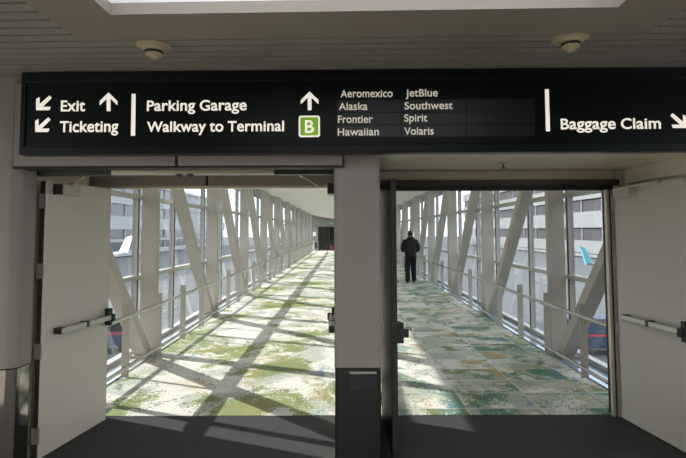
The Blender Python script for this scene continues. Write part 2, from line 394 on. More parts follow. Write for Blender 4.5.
# ------------------------------------------------------------------ doors
def door(n, p0, p1, side, label, flip_edge=False, H=2.13, arm_to=None, closer=True, hinges=True, paint='door'):
    """leaf from hinge p0 to free edge p1; side = +1/-1 the way the fitted face looks, as (u x z) sign"""
    o = Vector((p0[0], p0[1], 0)); u = Vector((p1[0]-p0[0], p1[1]-p0[1], 0)); W = u.length; u.normalize()
    nrm = Vector((u.y, -u.x, 0)) * side
    d = thing('door_%d' % n, o, label, 'door', kind='structure')
    def B(a, b, c): return MB().obox(o, u, nrm, UZ, a, b, c)
    leaf = B((0, W), (-0.045, 0), (0.012, H)).build('leaf', M[paint], d, 0.002)
    B((-0.003, 0.001), (-0.042, -0.003), (0.02, H - 0.01)).build('hinge_edge', M['door_dark'], leaf and d)
    B((W - 0.001, W + 0.003), (-0.043, -0.002), (0.02, H - 0.01)).build('lock_edge', M['door_dark'], d)
    if hinges:
        for z in (0.13, 0.76, 1.37, 1.91):
            hb = B((-0.012, 0.004), (-0.05, 0.012), (z, z + 0.115))
            hb.tube([o + u*-0.008 + nrm*0.012 + Vector((0, 0, z)), o + u*-0.008 + nrm*0.012 + Vector((0, 0, z + 0.115))], 0.009, 10)
            hb.build('hinge', M['steel'], d)
    z = 0.945
    bar = B((0.13, W - 0.045), (0.045, 0.072), (z - 0.02, z + 0.022)).build('push_bar', M['steel'], d, 0.006)
    B((0.125, 0.185), (0.0, 0.07), (z - 0.023, z + 0.025)).build('end_cap', M['rubber'], d, 0.005)
    B((0.15, W - 0.07), (0.0, 0.045), (z - 0.016, z + 0.018)).build('bar_rail', M['steel'], d, 0.003)
    B((W*0.52, W*0.52 + 0.035), (0.0, 0.075), (z - 0.023, z + 0.025)).build('bar_joint', M['rubber'], d, 0.003)
    B((W - 0.055, W - 0.004), (0.0, 0.05), (z - 0.075, z + 0.08)).build('latch_case', M['rubber'], d, 0.006)
    B((W - 0.05, W - 0.015), (0.05, 0.09), (z - 0.035, z + 0.03)).build('latch_head', M['rubber'], d, 0.008)
    if closer:
        zc = H - 0.062
        c = B((0.09, 0.30), (0.0, 0.08), (zc - 0.045, zc + 0.04)).build('closer', M['frame'], d, 0.006)
        B((0.075, 0.12), (0.0, 0.078), (zc - 0.044, zc + 0.039)).build('closer_cap', M['rubber'], c, 0.004)
        if arm_to:
            s0 = o + u*0.24 + nrm*0.035 + Vector((0, 0, zc + 0.05))
            m_ = MB().tube([s0 + Vector((0, 0, -0.02)), s0 + Vector((0, 0, 0.014))], 0.012, 10)
            m_.tube([s0 + Vector((0, 0, 0.01)), Vector(arm_to[0]), Vector(arm_to[1])] if len(arm_to) > 1 else [s0, Vector(arm_to[0])], 0.008, 8)
            m_.tube([Vector(arm_to[-1]) - Vector((0, 0, 0.014)), Vector(arm_to[-1]) + Vector((0, 0, 0.014))], 0.016, 10)
            m_.build('closer_arm', M['steel'], c)
    return d
door(1, (-2.318, 3.875), (-2.19, 4.69), 1, 'beige door hinged at the rounded wall, swung open into the bridge', arm_to=[(-2.18, 4.0, 2.10), (-2.02, 3.86, 2.16)])
door(2, (-0.052, 3.89), (-0.068, 4.70), -1, 'open door folded back behind the pillar in the first opening', arm_to=[(-0.2, 4.05, 2.09), (-0.33, 3.87, 2.16)])
door(3, (0.385, 4.70), (0.404, 3.86), -1, 'open door coloured dark for its shade, seen edge on beside the pillar in the second opening', closer=False, paint='door_dark')
door(4, (2.54, 4.69), (2.64, 3.85), 1, 'wide beige door hinged at the slim jamb, swung open toward the lobby', arm_to=[(2.46, 4.55, 2.10), (2.585, 4.12, 2.125)])

# sprinkler on the soffit
sp = thing('ceiling_sprinkler', (1.34, 4.18, ZS), 'small dark sprinkler head hanging from the beige soffit', 'sprinkler')
MB().lathe((1.34, 4.18, ZS - 0.012), [(0.03, 0), (0.034, 0.006), (0.034, 0.012)], 16).build('escutcheon', M['frame'], sp, smooth=True)
MB().lathe((1.34, 4.18, ZS - 0.05), [(0.022, 0), (0.022, 0.004), (0.006, 0.008), (0.006, 0.04)], 12).build('deflector', M['rubber'], sp, smooth=True)

# ------------------------------------------------------------------ lobby ceiling (turned a little against the doorways)
TH = R(-1.5)
def rot(x, y, c=(0.0, 3.0)):
    dx, dy = x - c[0], y - c[1]
    return (c[0] + dx*math.cos(TH) - dy*math.sin(TH), c[1] + dx*math.sin(TH) + dy*math.cos(TH))
AX = Vector((math.cos(TH), math.sin(TH), 0)); AY = Vector((-math.sin(TH), math.cos(TH), 0))
RO = Vector((rot(0, 0)[0], rot(0, 0)[1], 0))
def RB(mb, x0, x1, y0, y1, z0, z1): return mb.obox(RO, AX, AY, UZ, (x0, x1), (y0, y1), (z0, z1))
CX0, CX1 = -1.54, 1.745
COVES = [(0.30, 2.84), (-4.6, -1.4)]          # edges of the cove by the sign and an unseen one added as fill
sl = MB()
y = 3.76
while y > -7:
    a, b = y - 0.078, y
    if any(a > c0 - 0.02 and b < c1 + 0.04 for c0, c1 in COVES):
        RB(sl, -7, CX0, a, b, ZC, ZC + 0.03); RB(sl, CX1, 7, a, b, ZC, ZC + 0.03)
    else: RB(sl, -7, 7, a, b, ZC, ZC + 0.03)
    y -= 0.10
struct(sl, 'ceiling.001', M['slat'], 'grey linear slat ceiling of the lobby', 'ceiling')
bk = MB(); RB(bk, -7.2, CX0, -7, 3.9, ZC + 0.05, ZC + 0.2); RB(bk, CX1, 7.2, -7, 3.9, ZC + 0.05, ZC + 0.2)
for y0_, y1_ in ((COVES[0][1], 3.9), (COVES[1][1], COVES[0][0]), (-7, COVES[1][0])): RB(bk, CX0, CX1, y0_, y1_, ZC + 0.05, ZC + 0.2)
struct(bk, 'ceiling.002', M['dark'], 'dark backing above the ceiling slats', 'ceiling')
F = 0.35; t = 0.02; zt = 3.45
for (CY0, CY1), lm, lab in zip(COVES, ('luminous', 'luminous_fill'), ('bright recessed light cove with a beige border above the sign', 'unseen second light cove added further back to brighten the lobby')):
    cv = thing('light_cove', (0, CY1 - 0.8, ZC), lab, 'ceiling light', kind='structure')
    fr = MB()
    RB(fr, CX0, CX1, CY1 - F, CY1, ZC - 0.012, ZC + 0.05); RB(fr, CX0, CX1, CY0, CY0 + F, ZC - 0.012, ZC + 0.05)
    RB(fr, CX0, CX0 + F, CY0 + F, CY1 - F, ZC - 0.012, ZC + 0.05); RB(fr, CX1 - F, CX1, CY0 + F, CY1 - F, ZC - 0.012, ZC + 0.05)
    fr.build('cove_border', M['cove'], cv)
    wl = MB()
    RB(wl, CX0 + F - t, CX1 - F + t, CY1 - F, CY1 - F + t, ZC + 0.05, zt); RB(wl, CX0 + F - t, CX1 - F + t, CY0 + F - t, CY0 + F, ZC + 0.05, zt)
    RB(wl, CX0 + F - t, CX0 + F, CY0 + F, CY1 - F, ZC + 0.05, zt); RB(wl, CX1 - F, CX1 - F + t, CY0 + F, CY1 - F, ZC + 0.05, zt)
    wl.build('cove_wall', M['white'], cv)
    lp = MB(); RB(lp, CX0 + F, CX1 - F, CY0 + F, CY1 - F, zt - 0.02, zt); lp.build('luminous_panel', M[lm], cv)

def detector(x, y, label):
    d = thing('smoke_detector', (x, y, ZC), label, 'smoke detector')
    MB().lathe((x, y, ZC - 0.036), [(0.056, 0), (0.064, 0.004), (0.07, 0.016), (0.094, 0.022), (0.105, 0.03), (0.105, 0.036)]).build('base', M['plastic'], d, smooth=True)
    MB().lathe((x, y, ZC - 0.046), [(0.053, 0), (0.053, 0.012)]).build('slot_ring', M['dark'], d, smooth=True)
    h = MB().lathe((x, y, ZC - 0.075), [(0.012, -0.012), (0.02, -0.010), (0.024, 0.0), (0.034, 0.006), (0.05, 0.014), (0.052, 0.022), (0.048, 0.029)])
    for k in range(6):
        a = k*PI/3; h.tube([(x + 0.04*math.cos(a), y + 0.04*math.sin(a), ZC - 0.05), (x + 0.04*math.cos(a), y + 0.04*math.sin(a), ZC - 0.034)], 0.006, 6)
    h.build('sensor_head', M['plastic'], d, smooth=True)
detector(-1.155, 2.985, 'beige smoke detector on the slat ceiling above the Parking Garage sign text')
detector(1.335, 2.88, 'beige smoke detector on the slat ceiling above the end of the sign near Baggage Claim')

# ------------------------------------------------------------------ overhead sign
SO = Vector((rot(0, 0, (0.0, 3.5))[0], rot(0, 0, (0.0, 3.5))[1], 0))
TS = R(-0.8)
SAX = Vector((math.cos(TS), math.sin(TS), 0)); SAY = Vector((-math.sin(TS), math.cos(TS), 0))
SF = Vector((0, 3.44, 0))            # a point on the sign's face
def SB(mb, x0, x1, y0, y1, z0, z1): return mb.obox(SF, SAX, SAY, UZ, (x0, x1), (y0, y1), (z0, z1))
sg = thing('overhead_sign', SF, 'long dark green overhead sign with white directions and airline names', 'sign')
SZ0, SZ1 = 2.268, ZC - 0.004
fm = MB()
SB(fm, -2.275, 2.80, 0.0, 0.098, SZ0 + 0.0, SZ0 + 0.06); SB(fm, -2.275, 2.80, 0.0, 0.098, SZ1 - 0.075, SZ1)
SB(fm, -2.275, -2.24, 0.0, 0.098, SZ0 + 0.045, SZ1 - 0.075); SB(fm, 2.765, 2.80, 0.0, 0.098, SZ0 + 0.045, SZ1 - 0.075)
fm.build('frame', M['sign_frame'], sg, 0.004)
SB(MB(), -2.245, 2.77, 0.012, 0.09, SZ0 + 0.04, SZ1 - 0.07).build('face', M['sign_panel'], sg)

def ray(px, py):
    u, v = (px - 344) / 500, (201 - py) / 500
    c, s = math.cos(PITCH), math.sin(PITCH)
    return Vector((u, c - v*s, s + v*c))
SC = Vector((0, 0, CH))
def on_sign(px, py):
    """sign-face coordinates (along, up) where the photo shows this point of the sign"""
    d = ray(px, py); t = (SF + SAY*0.012 - SC).dot(SAY) / d.dot(SAY); q = SC + d*t - SF
    return q.dot(SAX), q.z
FACE = 0.012
def glyph_mesh(body, bold):
    cu = bpy.data.curves.new('t', 'FONT'); cu.body = body; cu.size = 1.0; cu.offset = bold
    o = bpy.data.objects.new('t', cu); C.objects.link(o)
    dg = bpy.context.evaluated_depsgraph_get(); dg.update()
    me = bpy.data.meshes.new_from_object(o.evaluated_get(dg)); bpy.data.objects.remove(o)
    vs = [(v.co.x, v.co.y) for v in me.vertices]; fs = [tuple(p.vertices) for p in me.polygons]
    bpy.data.meshes.remove(me); return vs, fs
def text(name, s, x0, x1, base, top, m, bold=0.02):
    cap = max(y for x, y in glyph_mesh('E', bold)[0]); xh = max(y for x, y in glyph_mesh('x', bold)[0]); bar = max(x for x, y in glyph_mesh('|', 0)[0])
    XH = 0.735*cap                                   # a tall lower case, as on the sign
    V, Fs, pen = [], [], 0.0
    for ch in s:
        adv = max(x for x, y in glyph_mesh(ch + '|', 0)[0]) - bar
        if ch == ' ': pen += 0.27; continue
        vs, fs = glyph_mesh(ch, bold); low = ch.islower(); kx = 1.07 if low else 1.0
        def up(y):
            if not low or y <= 0: return y
            return y*XH/xh if y <= xh else XH + (y - xh)*(cap*1.03 - XH)/(cap*1.03 - xh)
        b0 = len(V); V += [(pen + x*kx, up(y)) for x, y in vs]; Fs += [tuple(b0 + i for i in f) for f in fs]
        pen += adv*kx + 0.012
    ax0, _ = on_sign(x0, base); ax1, _ = on_sign(x1, base); _, azt = on_sign((x0 + x1)/2, top); _, az = on_sign((x0 + x1)/2, base)
    mx0 = min(x for x, y in V); mx1 = max(x for x, y in V)
    kx = (ax1 - ax0)/(mx1 - mx0); ky = (azt - az)/cap
    mb = MB().add([SF + SAX*(ax0 + (x - mx0)*kx) + Vector((0, 0, az + y*ky)) + SAY*(FACE - 0.0025) for x, y in V], Fs)
    n = mb.build(name, m, sg)
    sol = n.modifiers.new('Solid', 'SOLIDIFY'); sol.thickness = 0.002; sol.offset = 0
    return n
T = [('Exit', 61.3, 85.4, 110.2, 99.6, 1), ('Ticketing', 60.2, 118.5, 131, 120.2, 1), ('Parking Garage', 147.3, 247, 110, 99.8, 1),
     ('Walkway to Terminal', 147.3, 284.3, 131, 120.8, 1), ('Baggage Claim', 561, 661, 129.8, 119.4, 1),
     ('Aeromexico', 341, 393, 97.3, 90.0, 0), ('Alaska', 339.2, 367.8, 110, 102.8, 0), ('Frontier', 338.3, 372.9, 122.9, 115.7, 0), ('Hawaiian', 338, 379.2, 135.5, 128.3, 0),
     ('JetBlue', 406, 438, 96.8, 89.6, 0), ('Southwest', 405, 453, 109.5, 102.3, 0), ('Spirit', 404.6, 427.7, 121.8, 114.6, 0), ('Volaris', 404.6, 433.9, 134.9, 127.7, 0)]
for s, x0, x1, b, tp, big in T:
    text('lettering', s, x0, x1, b, tp, M['letter'] if big else M['letter_dim'], 0.016 if big else 0.012)
def sign_poly(name, pts, m, lift=0.003):
    P = [on_sign(*p) for p in pts]
    return MB().prism(P, SF + SAY*(FACE - lift), SAX, UZ, SAY, 0, lift).build(name, m, sg)
def arrow(name, cx, cy, s, ang):
    """arrow pointing up, turned by ang in the picture, s = half height"""
    a = [(0, -1.0), (0.95, -0.08), (0.95, 0.36), (0.2, -0.36), (0.2, 1.0), (-0.2, 1.0), (-0.2, -0.36), (-0.95, 0.36), (-0.95, -0.08)]
    ca, sa = math.cos(ang), math.sin(ang)
    return sign_poly(name, [(cx + s*(x*ca - y*sa), cy + s*(x*sa + y*ca)) for x, y in a], M['letter'])
arrow('arrow', 109, 101.1, 9.3, 0); arrow('arrow', 310, 100.8, 9.3, 0)
def diag_arrow(x0, x1, y0, y1, left):
    w = x1 - x0; h = y1 - y0
    P = [(0.0, 1.0), (0.0, 0.24), (0.21, 0.10), (0.21, 0.60), (0.86, 0.0), (1.0, 0.16), (0.40, 0.77), (0.93, 0.77), (0.84, 1.0)]
    if not left: P = [(1 - x, y) for x, y in P]
    sign_poly('arrow', [(x0 + x*w, y0 + y*h) for x, y in P], M['letter'])
diag_arrow(36.7, 52.2, 94.6, 109.2, True); diag_arrow(35.7, 50.9, 116.4, 131.0, True); diag_arrow(670.6, 686.6, 114.4, 129.2, False)
sign_poly('divider_bar', [(132.2, 93.2), (136.0, 93.2), (135.4, 135), (131.2, 135)], M['letter'])
sign_poly('divider_bar', [(545.2, 90), (549.0, 90), (550.2, 132), (546.2, 132)], M['letter'])
def rrect(x0, x1, y0, y1, r):
    out = []
    for cx, cy, a0 in ((x1 - r, y1 - r, 0), (x0 + r, y1 - r, 90), (x0 + r, y0 + r, 180), (x1 - r, y0 + r, 270)):
        out += [(cx + r*math.cos(R(a0 + k*22.5)), cy + r*math.sin(R(a0 + k*22.5))) for k in range(5)]
    return out
bd = sign_poly('terminal_badge', rrect(299, 320.2, 115.6, 137, 2.4), M['letter'], 0.002); bd['label'] = 'green square terminal badge with white border and letter B'
sign_poly('badge_field', rrect(300.6, 318.6, 117.2, 135.4, 1.6), M['badge_green'], 0.003).name = 'badge_field'
bl = text('badge_letter', 'B', 305.3, 314.2, 132.6, 120.2, M['letter'], 0.012)
for v in bl.data.vertices: v.co -= SAY*0.002
for yy0, yy1 in ((99.8, 111.9), (112.8, 124.4), (125.3, 136.8)):
    for xa, xb in ((337, 401), (402, 466), (467, 535)):
        sign_poly('name_strip', [(xa, yy0), (xb, yy0), (xb, yy1), (xa, yy1)], M['sign_strip'], 0.001)

# ------------------------------------------------------------------ lobby behind the camera
sw = MB().box(-7.2, -7, -7, 3.8, 0, 0.25).box(-7.2, -7, -7, 3.8, 2.75, 2.95)
for y in (-7, -4.4, -1.8, 0.8, 3.6): sw.box(-7.2, -7, y, y + 0.2, 0.25, 2.75)
struct(sw, 'wall_side', M['white'], 'window wall along the side of the lobby', 'wall')
sw = MB().box(7, 7.2, -7, 3.8, 0, 0.25).box(7, 7.2, -7, 3.8, 2.75, 2.95)
for y in (-7, -4.4, -1.8, 0.8, 3.6): sw.box(7, 7.2, y, y + 0.2, 0.25, 2.75)
struct(sw, 'wall_side.001', M['white'], 'window wall along the opposite side of the lobby', 'wall')
struct(MB().box(-7.2, 7.2, -7.2, -7, 0, 2.95), 'wall_back', M['panel'], 'brown grey back wall of the lobby', 'wall')

# ------------------------------------------------------------------ bridge
YE = 44.0
XL, XR = -2.66, 2.84          # carpet edges
GL, GR = -2.99, 3.19          # glazing planes
struct(MB().box(XL, XR, YB, YE, -0.12, 0.004), 'floor.002', M['carpet'], 'cream carpet with olive and teal map pattern along the bridge', 'floor')
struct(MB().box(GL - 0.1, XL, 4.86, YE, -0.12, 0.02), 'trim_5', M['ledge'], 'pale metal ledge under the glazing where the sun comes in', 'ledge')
struct(MB().box(XR, GR + 0.1, 4.86, YE, -0.12, 0.02), 'trim_6', M['ledge_sky'], 'metal ledge with the sky reflection put into its colour, under the shaded glazing beside the walking person', 'ledge')
struct(MB().box(GL - 0.4, GR + 0.4, 4.86, YE, -0.5, -0.14), 'floor.003', M['roof'], 'underside slab of the bridge', 'floor')

# roof with eaves and the bowed ceiling under it
struct(MB().box(-4.05, 4.25, 4.86, YE + 0.3, 3.26, 3.5), 'roof', M['roof'], 'flat metal roof of the bridge with wide eaves', 'roof')
ce = MB()
nx = 16
for i in range(nx + 1):
    x = GL + (GR - GL)*i/nx; q = (x - 0.1)/3.09; z = 2.74 + 0.46*q*q
    ce.v += [Vector((x, 4.86, z)), Vector((x, YE, z)), Vector((x, 4.86, z + 0.04)), Vector((x, YE, z + 0.04))]
for i in range(nx):
    a = i*4; b = a + 4
    ce.f += [(a, b, b + 1, a + 1), (a + 2, a + 3, b + 3, b + 2)]
ce.f += [(0, 1, 3, 2), (nx*4, nx*4 + 2, nx*4 + 3, nx*4 + 1)]
struct(ce, 'ceiling.003', M['ceil'], 'bowed white tiled ceiling of the bridge', 'ceiling', smooth=True)

LY = [7.15 + 3.37*k for k in range(11)]
RY = [7.03 + 3.34*k for k in range(11)]
SIDE_L, SIDE_R = 'along the sunlit glazing', 'along the glazing beside the person'
def column_mesh(x0, x1):
    return MB().box(x0, x1, -0.01, 0.11, 0.0, 3.22)
def sided(xs, ys, side, inner, outer, glass, sgn, wn):
    x0, x1 = min(inner, outer), max(inner, outer)
    # columns
    for k, y in enumerate(ys):
        t = thing('steel_column', ((x0 + x1)/2, y, 0.02), '%s beige steel column from the doorway, standing %s' % (ORD[k], side), 'column', 'beige columns ' + side)
        cut = 0.0 if k < 5 else 0.09                 # the far columns are slimmer
        MB().box(x0 + (cut if sgn < 0 else 0), x1 - (cut if sgn > 0 else 0), y, y + 0.10, 0.02, 3.24).build('shaft', M['beige'], t, 0.006)
        MB().box(x0 - (0.03 if sgn < 0 else 0), x1 + (0.03 if sgn > 0 else 0), y - 0.03, y + 0.13, 0.018, 0.04).build('base_plate', M['beige'], t, 0.003)
    # braces: each leans from the head of one column down to the foot just before the next
    for k, y in enumerate(ys[:7]):
        foot = Vector((0, y - 0.17, 0.04)); top = Vector((0, y - 0.17 - 0.88*3.0, 3.04))
        if k == 0:
            f = (foot.y - 5.02)/(foot.y - top.y); top = foot + (top - foot)*f
        d = (top - foot); Ln = d.length; d.normalize(); wv = Vector((0, d.z, -d.y))
        t = thing('diagonal_brace', ((x0 + x1)/2, foot.y, 0.02), '%s slanted beige brace from the doorway, leaning %s' % (ORD[k], side), 'brace', 'slanted braces ' + side)
        bx0, bx1 = (x0 + 0.045, x1 - 0.005) if sgn < 0 else (x0 + 0.02, x1 - 0.03)
        MB().obox((0, foot.y, foot.z), UX, wv, d, (bx0, bx1), (-0.07, 0.07), (0, Ln)).build('shaft', M['beige'], t, 0.006)
        MB().box(bx0 - (0.03 if sgn < 0 else 0), bx1 + (0.03 if sgn > 0 else 0), foot.y - 0.14, foot.y + 0.12, 0.018, 0.06).build('base_plate', M['beige'], t, 0.003)
    # glazing bays
    edges = [4.86] + [y + 0.05 for y in ys]
    for k in range(len(edges) - 1):
        a, b = edges[k], edges[k + 1]
        w = thing('window_%d' % (wn + k), (glass, (a + b)/2, 0.02), '%s glazed bay from the doorway %s' % (ORD[k], side), 'window', kind='structure')
        f = MB(); g0, g1 = glass - 0.04, glass + 0.04
        for yy in ([a + 0.03] if k == 0 else []) + [b - 1.85, b]:
            if yy > a: f.box(g0, g1, yy - 0.035, yy + 0.035, 0.02, 3.24)
        for z0, z1 in ((0.02, 0.08), (1.04, 1.105), (2.195, 2.26), (3.16, 3.24)):
            f.box(g0 - 0.01, g1 + 0.01, a, b, z0, z1)
        f.build('frame', M['mullion'], w)
        gk = MB()
        for yy in (b - 1.85, b):
            if yy > a + 0.1: gk.box(glass - sgn*0.04 - 0.008, glass - sgn*0.04 + 0.008, yy - 0.03, yy - 0.012, 0.08, 3.16)
        gk.build('gasket', M['gasket'], w)
        MB().box(glass - 0.004, glass + 0.004, a, b, 0.05, 3.2).build('pane', M['glass'], w)
sided(None, LY, SIDE_L, -2.665, -2.895, GL, -1, 1)
sided(None, RY, SIDE_R, 2.865, 3.095, GR, 1, 12)

def handrail(x, y0, sgn, label):
    t = thing('handrail', (x, 24, 0), label, 'handrail')
    xi = x - sgn*0.075
    MB().tube([(xi, 4.95, 0.735), (xi, 43.6, 0.735)], 0.026, 12).build('top_rail', M['rail_steel'], t, smooth=True)
    MB().tube([(xi, 4.95, 0.15), (xi, 43.6, 0.15)], 0.024, 12).build('bottom_rail', M['rail_steel'], t, smooth=True)
    y = y0; first = None
    while y < 43.6:
        if first is None:
            p = MB().box(x - 0.045, x + 0.045, y, y + 0.014, 0.0, 0.86)
            for z in (0.735, 0.15):
                p.box(min(x, xi) - 0.006, max(x, xi) + 0.006, y - 0.004, y + 0.018, z - 0.035, z - 0.015)
                p.tube([(xi, y - 0.03, z - 0.004), (xi, y + 0.04, z - 0.004)], 0.025, 10)
            first = p.build('post', M['beige'], t, 0.002)
        else:
            c = first.copy(); C.objects.link(c); c.parent = t; c.location = (0, y - y0, 0)
        y += 1.06
handrail(XL + 0.048, 6.05, -1, 'double steel handrail along the sunlit glazed wall across from the person')
handrail(XR - 0.03, 5.95, 1, 'double steel handrail along the shaded glazed wall beside the person')

# far end
fw = MB().box(-4.5, -2.3, YE, YE + 0.2, -0.4, 3.5).box(1.5, 4.7, YE, YE + 0.2, -0.4, 3.5).box(-2.3, 1.5, YE, YE + 0.2, 2.1, 3.5)
struct(fw, 'wall_end', M['endwall'], 'grey wall closing the far end of the bridge', 'wall')
d5 = thing('door_5', (-0.4, YE + 0.05, 0), 'dark glazed doorway at the far end of the bridge', 'door', kind='structure')
MB().box(-2.3, 1.5, YE + 0.06, YE + 0.1, 0.0, 2.1).build('pane', M['dark_glass'], d5)
ff = MB()
for x in (-2.3, -1.36, -0.42, 0.52, 1.44): ff.box(x, x + 0.06, YE - 0.01, YE + 0.08, 0, 2.1)
ff.box(-2.24, 1.44, YE - 0.01, YE + 0.08, 2.03, 2.1).box(-2.24, 1.44, YE, YE + 0.08, 0.0, 0.12)
ff.build('door_frame', M['frame_dark'], d5)
ex = thing('exit_sign', (-1.07, YE - 0.03, 2.3), 'small green exit sign above the dark far doorway', 'exit sign')
MB().box(-1.26, -0.88, YE - 0.06, YE, 2.30, 2.52).build('housing', M['exit_green'], ex, 0.005)
lt = MB()
x = -1.22
for ch in 'EXIT':
    z0, z1 = 2.34, 2.48; w = 0.065; y0, y1 = YE - 0.064, YE - 0.059
    if ch == 'E':
        lt.box(x, x + 0.016, y0, y1, z0, z1)
        for z in (z0, (z0 + z1)/2 - 0.008, z1 - 0.016): lt.box(x + 0.016, x + w, y0, y1, z, z + 0.016)
    if ch == 'X':
        for s in (1, -1):
            lt.obox((x + w/2, y0, (z0 + z1)/2), (math.cos(R(65*s)), 0, math.sin(R(65*s))), UY, (-math.sin(R(65*s)), 0, math.cos(R(65*s))), (-0.077, 0.077), (0, 0.005), (-0.008, 0.008))
    if ch == 'I': lt.box(x + w/2 - 0.008, x + w/2 + 0.008, y0, y1, z0, z1)
    if ch == 'T':
        lt.box(x + w/2 - 0.008, x + w/2 + 0.008, y0, y1, z0, z1 - 0.016); lt.box(x, x + w, y0, y1, z1 - 0.016, z1)
    x += 0.082
lt.build('lettering', M['exit_letter'], ex)
nt_ = thing('notice_sign', (-2.6, YE - 0.01, 1.3), 'pale paper notice on the grey end wall beside the dark doorway', 'notice')
MB().box(-2.74, -2.46, YE - 0.012, YE, 1.28, 1.62).build('sheet', M['paper'], nt_)
gt = thing('rail_gate', (-2.5, 43.6, 0), 'short steel barrier at the far end of the handrail', 'barrier')
MB().tube([(-2.68, 43.75, 0), (-2.68, 43.75, 0.85), (-2.28, 43.75, 0.85), (-2.28, 43.75, 0)], 0.03, 8).build('hoop', M['steel'], gt)
MB().box(-2.65, -2.31, 43.74, 43.76, 0.25, 0.7).build('infill', M['frame_dark'], gt)
bg = thing('suitcase', (-1.08, 43.3, 0.0), 'small pinkish red bag standing before the dark far doorway', 'bag')
MB().box(-1.21, -0.99, 43.2, 43.42, 0.10, 0.44).build('bag_body', M['pink'], bg, 0.04)
MB().tube([(-1.19, 43.32, 0.42), (-1.19, 43.34, 0.58), (-1.02, 43.34, 0.58), (-1.02, 43.32, 0.43)], 0.012, 8).build('bag_handle', M['rubber'], bg)
for x in (-1.20, -1.02): MB().tube([(x, 43.3, 0.05), (x + 0.02, 43.3, 0.05)], 0.055, 12).build('wheel', M['paper'], bg)

# ------------------------------------------------------------------ person walking away
PX, PY = 2.20, 16.7
per = thing('person', (PX, PY, 0.004), 'person in black jacket and black trousers walking away along the bridge', 'person')
def skin(name, pts, edges, m, parent, sub=2, root=0):
    me = bpy.data.meshes.new(name); me.from_pydata([p[:3] for p in pts], edges, [])
    o = bpy.data.objects.new(name, me); C.objects.link(o)
    md = o.modifiers.new('Skin', 'SKIN'); md.use_smooth_shade = True
    for i, p in enumerate(pts):
        sv = me.skin_vertices[0].data[i]
        r = p[3]; sv.radius = r if isinstance(r, tuple) else (r, r); sv.use_root = (i == root)
    s = o.modifiers.new('Sub', 'SUBSURF'); s.levels = sub; s.render_levels = sub
    return baked(o, name, m, parent, (0, 0, 0))
def body_points():
    P = [(0, 0, 0.93, (0.15, 0.11)), (0, 0.0, 1.10, (0.14, 0.10)), (0, -0.01, 1.27, (0.17, 0.11)), (0, 0.0, 1.39, (0.11, 0.08)),
         (0, 0.02, 1.46, 0.055), (0, 0.045, 1.52, (0.068, 0.08)), (0, 0.06, 1.60, (0.078, 0.098)), (0, 0.055, 1.665, (0.06, 0.078))]
    E = [(i, i + 1) for i in range(7)]
    for s, kn, an, ty in ((1, 0.07, 0.03, 0.16), (-1, 0.03, -0.13, 0.0)):
        b = len(P)
        P += [(s*0.09, 0, 0.86, 0.085), (s*0.095, kn, 0.48, 0.058), (s*0.11, an - 0.02, 0.10, 0.04), (s*0.12, an + 0.1, 0.035, (0.035, 0.03))]
        E += [(0, b), (b, b + 1), (b + 1, b + 2), (b + 2, b + 3)]
    for s in (1, -1):
        b = len(P)
        P += [(s*0.165, 0.0, 1.375, 0.062), (s*0.255, -0.05, 1.12, 0.045), (s*0.20, 0.16, 1.03, 0.033), (s*0.175, 0.22, 1.035, (0.038, 0.02))]
        E += [(3, b), (b, b + 1), (b + 1, b + 2), (b + 2, b + 3)]
        for q, (dx, ln) in enumerate(((0.028, 0.062), (0.010, 0.07), (-0.009, 0.066), (-0.027, 0.052))):
            c = len(P)
            P += [(s*(0.172 + dx), 0.255, 1.035, 0.010), (s*(0.168 + dx), 0.255 + ln*0.6, 1.03, 0.009), (s*(0.160 + dx), 0.255 + ln*0.8, 1.008, 0.008)]
            E += [(b + 3, c), (c, c + 1), (c + 1, c + 2)]
        c = len(P)
        P += [(s*0.135, 0.215, 1.045, 0.011), (s*0.115, 0.255, 1.05, 0.009)]
        E += [(b + 3, c), (c, c + 1)]
    return P, E
bp, be = body_points()
skin('body', bp, be, M['skin'], per, 2)
# jacket
P = [(0, 0, 0.76, (0.21, 0.15)), (0, 0.0, 1.06, (0.21, 0.15)), (0, -0.01, 1.26, (0.225, 0.16)), (0, 0.0, 1.395, (0.16, 0.125)), (0, 0.015, 1.455, (0.085, 0.08))]
E = [(0, 1), (1, 2), (2, 3), (3, 4)]
for s in (1, -1):
    b = len(P); P += [(s*0.19, -0.005, 1.365, 0.085), (s*0.245, -0.04, 1.24, 0.08), (s*0.275, -0.055, 1.11, 0.07), (s*0.235, 0.07, 1.05, 0.06), (s*0.205, 0.16, 1.035, 0.048)]
    E += [(3, b), (b, b + 1), (b + 1, b + 2), (b + 2, b + 3), (b + 3, b + 4)]
skin('jacket', P, E, M['jacket'], per, 2)
P = [(0, 0.0, 0.96, (0.18, 0.13))]; E = []
for s, kn, an in ((1, 0.07, 0.03), (-1, 0.03, -0.13)):
    b = len(P); P += [(s*0.095, 0.0, 0.83, 0.122), (s*0.10, kn*0.6, 0.64, 0.112), (s*0.105, kn, 0.46, 0.098), (s*0.112, an + 0.005, 0.24, 0.09), (s*0.118, an, 0.05, 0.09)]
    E += [(0, b), (b, b + 1), (b + 1, b + 2), (b + 2, b + 3), (b + 3, b + 4)]
skin('trousers', P, E, M['trouser'], per, 2)
for s, an in ((1, 0.03), (-1, -0.13)):
    skin('shoe', [(s*0.118, an - 0.06, 0.05, (0.045, 0.046)), (s*0.12, an + 0.04, 0.048, (0.046, 0.046)), (s*0.125, an + 0.16, 0.034, (0.045, 0.032))], [(0, 1), (1, 2)], M['shoe'], per, 2)
skin('hair', [(0, 0.005, 1.53, (0.06, 0.055)), (0, 0.03, 1.60, (0.088, 0.09)), (0, 0.05, 1.668, (0.078, 0.09)), (0, 0.075, 1.70, (0.05, 0.06))], [(0, 1), (1, 2), (2, 3)], M['hair'], per, 2)
